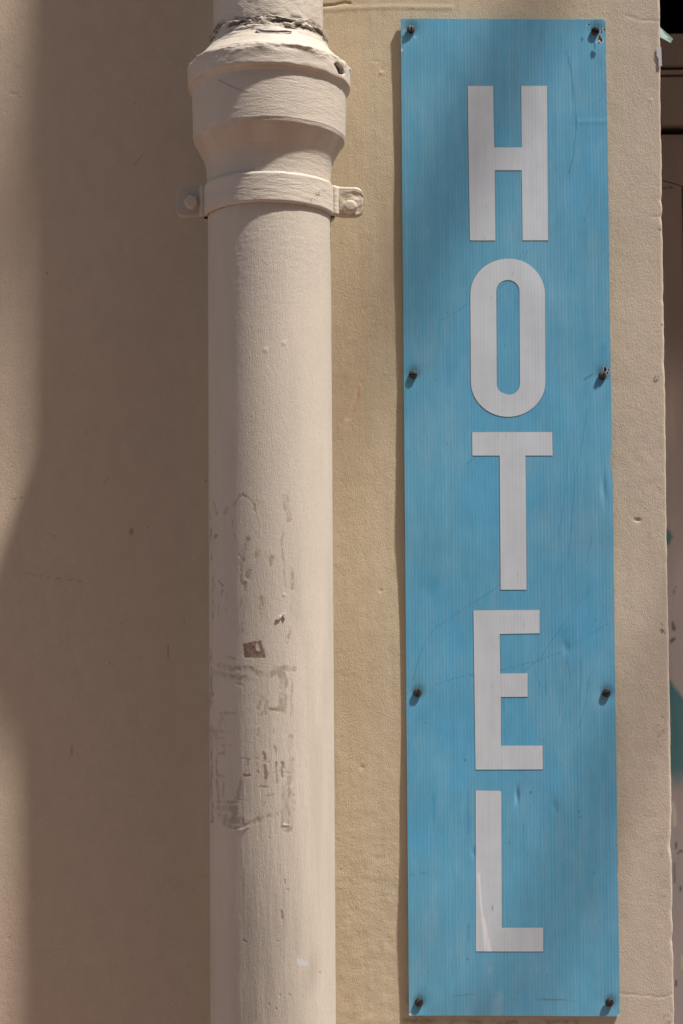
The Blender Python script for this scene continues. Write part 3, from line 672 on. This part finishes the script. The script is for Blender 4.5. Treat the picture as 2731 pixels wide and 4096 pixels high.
vv = np.unique(np.concatenate(vs_)); 
U, Vv = np.meshgrid(us, vv, indexing='ij')
SX, SZ = sign_xz(U, Vv)
# ragged right edge with one notch, nicks along the bottom
rag = sm(.985, 1, U)
SX = SX - rag * (.0003 * np.abs(fbm(SZ * 60, SZ * 0, 611, 3)) + .0018 * np.exp(-((SZ - unproject(2450, 1835, .006)[2]) / .012) ** 2) + .0012 * np.exp(-((SZ - unproject(2475, 3372, .006)[2]) / .002) ** 2)
                + .0008 * np.exp(-((SZ - unproject(2475, 3500, .006)[2]) / .006) ** 2))
bot = sm(.9985, 1, Vv); SZ = SZ + bot * .0004 * np.clip(np.cos(2 * math.pi * flute(U)), 0, 1) * sm(.1, .5, vnoise(U * 40, U * 0, 613))
SY = -sign_h(U, Vv, SX, SZ)
PX, PY = project(SX, SY, SZ)
BLUE = np.array([.115, .375, .565], np.float32)
c = np.broadcast_to(BLUE, U.shape + (3,)).copy()
fi = np.clip((flute(U) * 1.0).astype(int), 0, 79); _fb = np.random.RandomState(9).rand(160)
c *= (1 + .05 * (_fb[fi] - .5) + .04 * fbm(SX * 9, SZ * 5, 621, 3))[..., None]
c = lerp3(c, np.array([.285, .470, .590]), (.16 * sm(-.3, .6, fbms(SX * 180, SZ * 30, 625, 3)) + .14 * sm(.0, .5, fbm(SX * 22, SZ * 14, 629, 3)))[...] )   # chalky fading
ln = np.abs((flute(U) % 1.0) - .5)
c = lerp3(c, np.array([.29, .53, .69]), .20 * sm(.40, .5, ln) * (.3 + .7 * _fb[np.round(flute(U)).astype(int)]))
c = lerp3(c, np.array([.070, .390, .700]), .30 * sm(.1, .55, fbm(SX * 13 + 7, SZ * 9, 633, 3)))             # where the film kept its colour
def Z1(l): return [(1580 + a / 1.6804, 1000 + b / 1.6804) for a, b in l]
def Z2(l): return [(1580 + a / 1.7043, 2300 + b / 1.7043) for a, b in l]
def Z4(l): return [(1550 + a / 1.3277, b / 1.3277) for a, b in l]
scratches = [(Z2([(705, 70), (620, 135), (560, 170), (495, 210), (380, 290), (260, 370), (210, 450), (160, 560), (135, 650), (120, 720)]), 2.6), (Z2([(1330, 95), (1240, 210), (1130, 350), (1010, 530), (990, 600)]), 2.4),
             (Z2([(1450, 330), (1300, 420), (1120, 530), (950, 590), (730, 645), (410, 700), (270, 750)]), 2.4), (Z2([(1265, 420), (1262, 700), (1255, 1000), (1250, 1050)]), 3), (Z2([(1320, 690), (1290, 900), (1252, 1050)]), 2.6),
             (Z2([(1160, 490), (1180, 640), (1205, 780)]), 2.2), (Z2([(955, 660), (985, 760)]), 2.6), (Z2([(1020, 580), (1025, 820)]), 3), (Z2([(1010, 530), (950, 600), (860, 665)]), 2), (Z2([(735, 850), (740, 930)]), 2.5),
             (Z1([(860, 0), (840, 50), (720, 170), (600, 290), (500, 355), (400, 420), (275, 483)]), 2.6), (Z1([(1290, 1060), (1240, 1390), (1210, 1500), (1185, 1750), (1165, 2070)]), 3), (Z1([(475, 1440), (560, 1375)]), 2.5),
             (Z1([(1320, 1930), (1285, 2100)]), 2.2), (Z1([(1170, 1250), (1150, 1500), (1110, 1850)]), 2), (Z1([(690, 260), (770, 200)]), 5), (Z4([(945, 270), (975, 400), (990, 520), (1000, 650), (985, 830), (960, 920)]), 4), (Z4([(965, 300), (978, 440), (985, 600), (1005, 690)]), 3),
             (Z4([(1090, 1040), (1040, 1180)]), 2), (Z4([(740, 1328), (720, 1380)]), 3), ([(2400, 240), (2408, 330)], 2), ([(2235, 2100), (2225, 2300)], 2), ([(1720, 2480), (1800, 2540)], 1.6), ([(1635, 3500), (1720, 3490)], 1.8)]
ms = np.zeros_like(PX)
for p, wd in scratches: stroke(PX + 2 * fbm(SX * 200, SZ * 200, 641, 2), PY, p, wd, 2.6, ms)
c = lerp3(c, (.020, .175, .330), .62 * ms * (.5 + .5 * sm(-.4, .3, fbm(SX * 90, SZ * 90, 645, 3))))
rub = np.zeros_like(PX)
for p, wd in ((Z2([(1160, 400), (1165, 440)]), 50), (Z2([(1095, 1545), (1100, 1600)]), 16), (Z2([(1050, 1630), (1052, 1600)]), 9), ([(2412, 1390), (2420, 1440)], 30), ([(2395, 1530), (2392, 1550)], 18), (Z2([(230, 40), (250, 70)]), 60), ([(1830, 3250), (1832, 3290)], 14),
              ([(2090, 3300), (2094, 3400)], 12), ([(1872, 3700), (1872, 3760)], 14), ([(1870, 3170), (1872, 3330)], 12), ([(1730, 3170), (1735, 3280)], 12)): stroke(PX, PY, p, wd, wd * .9, rub)
c = lerp3(c, (.045, .270, .450), .42 * rub * sm(-.4, .3, fbm(SX * 140, SZ * 50, 693, 3)))
gl = np.zeros_like(PX)  # glints on the scuffed sheet, painted in as pale streaks and patches
for p in ([(1045, 780), (1040, 900)], [(1060, 770), (1075, 930)], [(1130, 870), (1120, 1020)], [(1145, 880), (1140, 960)], [(1170, 930), (1180, 1040)], [(1020, 640), (1030, 720)], [(1100, 900), (1105, 960)], [(1215, 930), (1218, 990)], [(1155, 820), (1160, 860)]):
    stroke(PX, PY, Z2(p), 3.2, 3, gl)
for p, wd in (([(1995, 3985), (1985, 4055)], 34), ([(1960, 3870), (1958, 3890)], 14)): stroke(PX, PY, p, wd, wd * .8, gl)
c = lerp3(c, (.34, .47, .55), .5 * gl * (.6 + .4 * fbm(SX * 120, SZ * 60, 691, 2)))
# grime: tide line and flecks near the bottom, dirt under screws
tide = stroke(PX + 0, PY + 6 * fbm(SX * 60, SZ * 0, 651, 2), [(1740, 3990), (1820, 3980), (1880, 3978), (1990, 3990), (2150, 3998), (2300, 4005)], 5, 6)
tide = np.maximum(tide, .8 * stroke(PX, PY, [(1730, 4046), (2000, 4040), (2300, 4040)], 14, 14) * sm(.1, .5, fbm(SX * 120, SZ * 120, 655, 3)))
c = lerp3(c, (.075, .13, .14), .6 * tide * sm(-.3, .3, fbm(SX * 50, SZ * 50, 657, 3)))
c = lerp3(c, (.09, .22, .28), .35 * sm(3900, 4060, PY) * sm(-.1, .5, fbm(SX * 30, SZ * 12, 659, 3)))
fleck = np.zeros_like(PX); rs_ = np.random.RandomState(78)
for _ in range(170): stroke(PX, PY, [(rs_.uniform(1610, 2470), 80 + 3980 * rs_.rand() ** .8)], rs_.uniform(1.5, 4), 3.5, fleck)
c = lerp3(c, (.035, .06, .07), .65 * fleck)
for a, b, r in ((2066, 2600 + 460, 5), (2120, 3170, 8), (2314, 3247, 7), (2318, 3268, 6), (1858, 3040, 8), (2036, 3370, 5), (2376, 3490, 5), (1868, 3838, 7), (1700, 2890, 4), (2006, 3320, 4), (2016, 1380, 5), (1743, 1520, 5), (1657, 1793, 4)):
    c = lerp3(c, (.05, .05, .05), .7 * stroke(PX, PY, [(a, b)], r, 4))
for (a, b, _), p in zip(scr, scw):
    d = np.hypot(PX - a - 2, PY - b + 9)
    c = lerp3(c, (.045, .065, .07), .55 * (1 - sm(10, 40, d)) * (.75 + .4 * fbm(SX * 160, SZ * 160, 671, 3)))
c = lerp3(c, (.40, .50, .54), .5 * sm(.9975, 1, U) * sm(-.1, .3, fbm(SZ * 40, SZ * 0, 675, 3)))     # pale worn edge
for a, b in ((2474, 4062), (1638, 4060), (2418, 78), (1604, 200), (2424, 230)): c = lerp3(c, (.75, .78, .78), stroke(PX, PY, [(a, b)], 9, 8))
for hl in HOLES:
    hp = hl + hl[:1]
    c = lerp3(c, (.62, .70, .72), .75 * stroke(PX, PY, hp[len(hp) // 3:], 5, 3.5))
c = lerp3(c, (.05, .10, .11), .5 * stroke(PX, PY, [(2334, 1518), (2352, 1508), (2378, 1490)], 8, 6) * sm(-.2, .3, fbm(SX * 200, SZ * 200, 681, 2)))
fq = grid_faces(len(us), len(vv), flip=True)
def inpoly(x, y, poly):
    r = np.zeros(x.shape, bool); n = len(poly)
    for i_ in range(n):
        x0, y0 = poly[i_]; x1, y1 = poly[(i_ + 1) % n]
        cnd = ((y0 > y) != (y1 > y)) & (x < (x1 - x0) * (y - y0) / (y1 - y0 + 1e-12) + x0); r ^= cnd
    return r
fc = PX.ravel()[fq].mean(1), PY.ravel()[fq].mean(1)
kill = np.zeros(len(fq), bool)
for hl in HOLES: kill |= inpoly(fc[0], fc[1], hl)
fq = fq[~kill]
link('front_sheet', mesh_from('front_sheet', np.stack([SX, SY, SZ], -1), fq, np.clip(c, .01, .9)), M_sign, sign)
# core: back sheet and the four edges
bmv = []; rim_idx = [(i_, 0) for i_ in range(0, len(us), 6)] + [(len(us) - 1, j_) for j_ in range(4, len(vv), 4)] + [(i_, len(vv) - 1) for i_ in range(len(us) - 7, -1, -6)] + [(0, j_) for j_ in range(len(vv) - 4, 3, -4)]
bm = bmesh.new(); fr = []; bk = []
cx_, cz_ = SX.mean(), SZ.mean()
for i_, j_ in rim_idx:
    x_, y_, z_ = SX[i_, j_], SY[i_, j_], SZ[i_, j_]
    fr.append(bm.verts.new((x_, y_ + .00012, z_))); bk.append(bm.verts.new((x_, y_ + TH_S, z_)))
for a in range(len(fr)):
    b = (a + 1) % len(fr); bm.faces.new((fr[a], fr[b], bk[b], bk[a]))
me = bm_mesh('core_edge', bm); link('core_edge', me, M_signback, sign)
st = np.ix_(range(0, len(us), 6), range(0, len(vv), 6))
bx, by, bz = SX[st], SY[st] + TH_S, SZ[st]
link('back_sheet', mesh_from('back_sheet', np.stack([bx, by, bz], -1), grid_faces(*bx.shape)), M_signback, sign)
# torn flaps round the holes
def flap(poly, y_lift):
    bm = bmesh.new(); p0 = [unproject(a, b, .0062) for a, b in poly]
    vs2 = [bm.verts.new((p[0], -np.interp(.5, [0, 1], [.0062, .0062]) - l, p[2])) for p, l in zip(p0, y_lift)]
    vb = [bm.verts.new((v.co.x, v.co.y + .0004, v.co.z)) for v in vs2]
    bm.faces.new(vs2); bm.faces.new(vb[::-1])
    for i_ in range(len(vs2)): bm.faces.new((vs2[i_], vb[i_], vb[(i_ + 1) % len(vs2)], vs2[(i_ + 1) % len(vs2)]))
    link('torn_flap', bm_mesh('torn_flap', bm), M_flap, sign)
flap([(2383, 160), (2385, 158), (2394, 168), (2402, 171), (2400, 173), (2391, 172)], [.0004, .0014, .002, .0014, .0004, .0004])
flap([(2346, 103), (2351, 104), (2352, 107), (2346, 106)], [.0004, .0016, .0008, .0004])
flap([(2399, 129), (2403, 136), (2401, 138), (2395, 129)], [.0006, .0016, .0008, .0004])
flap([(2413, 1467), (2420, 1465), (2424, 1473), (2422, 1474), (2418, 1468), (2414, 1470)], [.0006, .002, .0016, .0012, .0012, .0006])
flap([(2420, 1490), (2426, 1478), (2428, 1479), (2423, 1490)], [.0008, .0012, .0012, .0008])
flap([(2412, 121), (2420, 121), (2420, 124), (2413, 124)], [.0006, .001, .0004, .0004])
flap([(1614, 123), (1621, 124), (1620, 130), (1618, 126)], [.0006, .001, .0004, .0004])

# letters: cut film laid on the waves of the sheet
def letter(name, outer, inner=None):
    bm = bmesh.new()
    def w3(p): P = unproject(p[0], p[1], .0068); return (P[0], 0, P[2])
    o_ = [bm.verts.new(w3(p)) for p in outer]; eo = [bm.edges.new((o_[i_], o_[(i_ + 1) % len(o_)])) for i_ in range(len(o_))]
    if inner:
        n_ = [bm.verts.new(w3(p)) for p in inner]; eo += [bm.edges.new((n_[i_], n_[(i_ + 1) % len(n_)])) for i_ in range(len(n_))]
    bmesh.ops.triangle_fill(bm, use_beauty=True, use_dissolve=False, edges=eo)
    xs_ = [v.co.x for v in bm.verts]; zs_ = [v.co.z for v in bm.verts]
    for xx in np.arange(min(xs_) + .0006, max(xs_), .00085): bmesh.ops.bisect_plane(bm, geom=bm.verts[:] + bm.edges[:] + bm.faces[:], plane_co=(xx, 0, 0), plane_no=(1, 0, 0), dist=1e-7)
    for zz in np.arange(min(zs_) + .003, max(zs_), .004): bmesh.ops.bisect_plane(bm, geom=bm.verts[:] + bm.edges[:] + bm.faces[:], plane_co=(0, 0, zz), plane_no=(0, 0, 1), dist=1e-7)
    # skirt for the film's thickness
    be = [e for e in bm.edges if e.is_boundary]; outn = {}
    for e in be:
        dv = e.verts[1].co - e.verts[0].co; n_ = Vector((-dv.z, 0, dv.x))
        if n_.length < 1e-9: continue
        n_.normalize(); mid = (e.verts[0].co + e.verts[1].co) / 2
        if n_.dot(e.link_faces[0].calc_center_median() - mid) > 0: n_.negate()
        for v in e.verts:
            kk = (round(v.co.x, 6), round(v.co.z, 6)); outn[kk] = outn.get(kk, Vector((0, 0, 0))) + n_
    r = bmesh.ops.extrude_edge_only(bm, edges=be)
    low_ = {v for v in r['geom'] if isinstance(v, bmesh.types.BMVert)}
    for v in low_:
        n_ = outn.get((round(v.co.x, 6), round(v.co.z, 6)))
        if n_ is not None and n_.length > .1: v.co += n_.normalized() * .00042
    vl = list(bm.verts); X_ = np.array([v.co.x for v in vl]); Z_ = np.array([v.co.z for v in vl])
    zr = (Z_ - q[0][2]) / (q[3][2] - q[0][2]); xl_ = q[0][0] + (q[3][0] - q[0][0]) * zr; xr_ = q[1][0] + (q[2][0] - q[1][0]) * zr
    H_ = sign_h((X_ - xl_) / (xr_ - xl_), zr, X_, Z_)
    px2, py2 = project(X_, -H_, Z_)
    edge_ = np.zeros(len(vl))
    for i_, v in enumerate(vl):
        v.co.y = -H_[i_] - (.00030 if v not in low_ else .00002)
        if v in low_ : edge_[i_] = 1
    bmesh.ops.recalc_face_normals(bm, faces=bm.faces)
    me = bpy.data.meshes.new(name); bm.to_mesh(me); bm.free()
    c_ = np.broadcast_to(np.array([.575, .625, .680], np.float32), (len(vl), 3)).copy()
    c_ *= (1 + .05 * fbm(X_ * 30, Z_ * 18, 701, 3) + .03 * fbms(X_ * 300, Z_ * 9, 705, 2))[:, None]
    c_ = lerp3(c_, (.56, .51, .47), .35 * sm(0, .6, fbm(X_ * 18 + 5, Z_ * 14, 707, 3)) * sm(2300, 2700, py2))
    if name == 'letter_l':
        rb = np.zeros_like(px2)
        for p, wd in (([(1912, 3490), (1922, 3620), (1935, 3720), (1950, 3808)], 9), ([(1930, 3680), (1944, 3740), (1956, 3806)], 16), ([(1930, 3700), (1938, 3800)], 6)): stroke(px2, py2, p, wd, 5, rb)
        c_ = lerp3(c_, (.80, .80, .84), .8 * rb)
        c_ = lerp3(c_, (.10, .08, .07), .8 * stroke(px2, py2, [(1966, 3632), (1971, 3620)], 5, 3))
    c_ = lerp3(c_, (.30, .27, .25), .5 * (sm(.90, .97, vnoise(X_ * 700, Z_ * 600, 711))))
    lv = np.empty(len(me.loops), np.int32); me.loops.foreach_get('vertex_index', lv)
    lt = np.empty(len(me.polygons), np.int32); me.polygons.foreach_get('loop_total', lt)
    pid = np.repeat(np.arange(len(lt)), lt); side = np.zeros(len(lt)); np.maximum.at(side, pid, edge_[lv])
    c4 = np.ones((len(lv), 4), np.float32); c4[:, :3] = lerp3(c_[lv], (.05, .06, .06), side[pid] * .9)
    a_ = me.attributes.new('paint', 'FLOAT_COLOR', 'CORNER'); a_.data.foreach_set('color', c4.ravel())
    me.polygons.foreach_set('use_smooth', np.ones(len(me.polygons), bool)); me.set_sharp_from_angle(angle=math.radians(16))
    return link(name, me, M_film, sign)
letter('letter_h', [(1869, 341), (1971, 341), (1975.5, 587), (2085.5, 587), (2083, 341), (2186.5, 341), (2191, 960), (2088.5, 960), (2085.5, 678), (1977, 678), (1980, 960), (1877.6, 960)])
def stadium(xl, xr, yt, yb, ry, shift, n=24):
    xm = (xl + xr) / 2; rx = (xr - xl) / 2; p = []
    for t in np.linspace(math.pi, 2 * math.pi, n): p.append((xm + rx * math.cos(t), yt + ry + ry * math.sin(t)))
    for t in np.linspace(0, math.pi, n): p.append((xm + shift + rx * math.cos(t), yb - ry + ry * math.sin(t)))
    return p
letter('letter_o', stadium(1879, 2178, 1034, 1667, 142, 2.2), stadium(1983, 2075.7, 1119, 1579, 45, 1.8))
letter('letter_t', [(1886.5, 1729), (2206.6, 1729), (2208.4, 1822), (2100, 1822), (2104.3, 2359), (2000.7, 2359), (1997, 1822), (1887, 1822)])
letter('letter_e', [(1892, 2442.6), (2156.8, 2441), (2157.4, 2533.5), (1997.2, 2536.5), (1999.5, 2695.5), (2108.7, 2694.3), (2109, 2788), (2001.9, 2789.4), (2003, 2984.7), (2169, 2984), (2169.7, 3079), (1901, 3080.4)])
letter('letter_l', [(1901, 3164.5), (1995.4, 3165.7), (2002, 3168), (2004, 3176), (2006, 3713.7), (2171.5, 3713.7), (2172, 3808.8), (1901, 3808)])

# screws: slotted domed heads on a washer-like rim
def screw_mesh():
    R_, n = .0042, 40; bm = bmesh.new(); rows = []
    prof_ = [(.0022, -.012), (.0022, 0.0), (R_ * .96, 0.0), (R_, .0006), (R_ * .995, .0017), (R_ * .93, .0023), (R_ * .70, .0027), (R_ * .35, .0029), (0.0001, .0029)]
    for r, y in prof_: rows.append([bm.verts.new((r * math.cos(t), -y, r * math.sin(t))) for t in np.linspace(0, 2 * math.pi, n, endpoint=False)])
    for a, b in zip(rows[:-1], rows[1:]):
        for i_ in range(n): bm.faces.new((a[i_], a[(i_ + 1) % n], b[(i_ + 1) % n], b[i_]))
    for off in (-.0005, .0005): bmesh.ops.bisect_plane(bm, geom=bm.verts[:] + bm.edges[:] + bm.faces[:], plane_co=(0, 0, off), plane_no=(0, 0, 1), dist=1e-7)
    sel = [f for f in bm.faces if abs(f.calc_center_median().z) < .0005 and f.calc_center_median().y < -.0016]
    r = bmesh.ops.extrude_face_region(bm, geom=sel); bmesh.ops.delete(bm, geom=sel, context='FACES_ONLY')
    for v in {g_ for g_ in r['geom'] if isinstance(g_, bmesh.types.BMVert)}: v.co.y = -.0014
    me = bm_mesh('screw', bm, True); me.set_sharp_from_angle(angle=math.radians(35)); me.materials.append(M_screw); return me
sme = screw_mesh(); SL = Vector(sign.location)
for idx, ((a, b, ang), _) in enumerate(zip(scr, scw)):
    p = unproject(a, b, .0075)
    zr = (p[2] - q[0][2]) / (q[3][2] - q[0][2]); xl_ = q[0][0] + (q[3][0] - q[0][0]) * zr; xr_ = q[1][0] + (q[2][0] - q[1][0]) * zr
    hh_ = float(sign_h(np.array([(p[0] - xl_) / (xr_ - xl_)]), np.array([zr]), np.array([p[0]]), np.array([p[2]]))[0])
    o = bpy.data.objects.new('screw', sme); C.objects.link(o); o.parent = sign
    o.location = Vector((p[0], -hh_ - (.0006 if idx != 7 else .0012), p[2])) - SL
    rs = np.random.RandomState(idx); o.rotation_euler = (rs.randn() * .14, -math.radians(ang), rs.randn() * .14)

# ------------------------------------------------------------------ tape and scrap on the wall's corner
bm = bmesh.new(); pts = [unproject(a, b, .0009) for a, b in ((2623, 192), (2634, 189), (2642, 188), (2645, 264), (2632, 266), (2631, 235), (2624, 222))]
zmid = pts[0][2]
fa = [bm.verts.new((p[0], -.0012, p[2])) for p in pts]; fb = [bm.verts.new((p[0], -.0006, p[2])) for p in pts]
bm.faces.new(fa); bm.faces.new(fb[::-1])
for i_ in range(len(fa)): bm.faces.new((fa[i_], fb[i_], fb[(i_ + 1) % len(fa)], fa[(i_ + 1) % len(fa)]))
o = link('tape', bm_mesh('tape', bm), M_tape); rebase(o, tuple(pts[4]))
o['label'] = 'small pale grey scrap of tape stuck on the wall corner above the doorway side'; o['category'] = 'tape'
bm = bmesh.new(); pl = []
for (a, b, dp) in ((2638, 108, -.012), (2690, 155, -.024), (2681, 171, -.024), (2638, 148, -.012)): pl.append(unproject(a, b, dp))
fa = [bm.verts.new(p) for p in pl]; fb = [bm.verts.new((p[0], p[1] + .0008, p[2])) for p in pl]
bm.faces.new(fa); bm.faces.new(fb[::-1])
for i_ in range(4): bm.faces.new((fa[i_], fb[i_], fb[(i_ + 1) % 4], fa[(i_ + 1) % 4]))
o = link('plastic_strip', bm_mesh('plastic_strip', bm), M_strip); rebase(o, tuple(pl[3]))
o['label'] = 'translucent pale green plastic strip sticking out of the door reveal at the top right'; o['category'] = 'plastic strip'

# ------------------------------------------------------------------ higher on the facade, above the frame
M_iron = material('black_iron', (.03, .03, .032), .5, .4, [((60, 60, 60), .2)])
def rod_bm(x, z, y0, y1, r, n=20):
    bm = bmesh.new(); a = []
    for yy in (y0, y1): a.append([bm.verts.new((x + r * math.cos(t), yy, z + r * math.sin(t))) for t in np.linspace(0, 2 * math.pi, n, endpoint=False)])
    for i_ in range(n): bm.faces.new((a[0][i_], a[1][i_], a[1][(i_ + 1) % n], a[0][(i_ + 1) % n]))
    bm.faces.new(a[0]); bm.faces.new(a[1][::-1]); return bm
def wall_rod(name, label, cat, at_px, y, length, r):
    p = unproject(*at_px); hit = p + SUN / abs(SUN[1]) * y
    t_ = thing(name, label, cat, (hit[0], 0, hit[2]), 'iron bracket arms above the doorway' if cat == 'bracket' else None)
    link('arm', bm_mesh('arm', rod_bm(hit[0], hit[2], -length, -.004, r), True), M_iron, t_)
    link('wall_plate', bm_mesh('wall_plate', box_bm(hit[0] - .06, hit[0] + .06, -.006, .003, hit[2] - .1, hit[2] + .1, .002)), M_iron, t_)
    link('end_ball', bm_mesh('end_ball', rod_bm(hit[0], hit[2], -length - .03, -length - .001, r * 1.5), True), M_iron, t_)
wall_rod('sign_bracket', 'thin black iron sign bracket arm projecting from the wall above the doorway', 'bracket', (1915, 500), .55, .585, .021)
wall_rod('sign_bracket', 'second black iron arm projecting from the wall beside the doorway head', 'bracket', (2290, 3480), .55, .60, .013)
wall_rod('shade_pole', 'stout pole added out of view high on the wall, softening the shade at upper left', 'shade_pole', (270, 450), .83, .86, .045)  # unseen pole added to soften and dim the shadow edge on the left wall
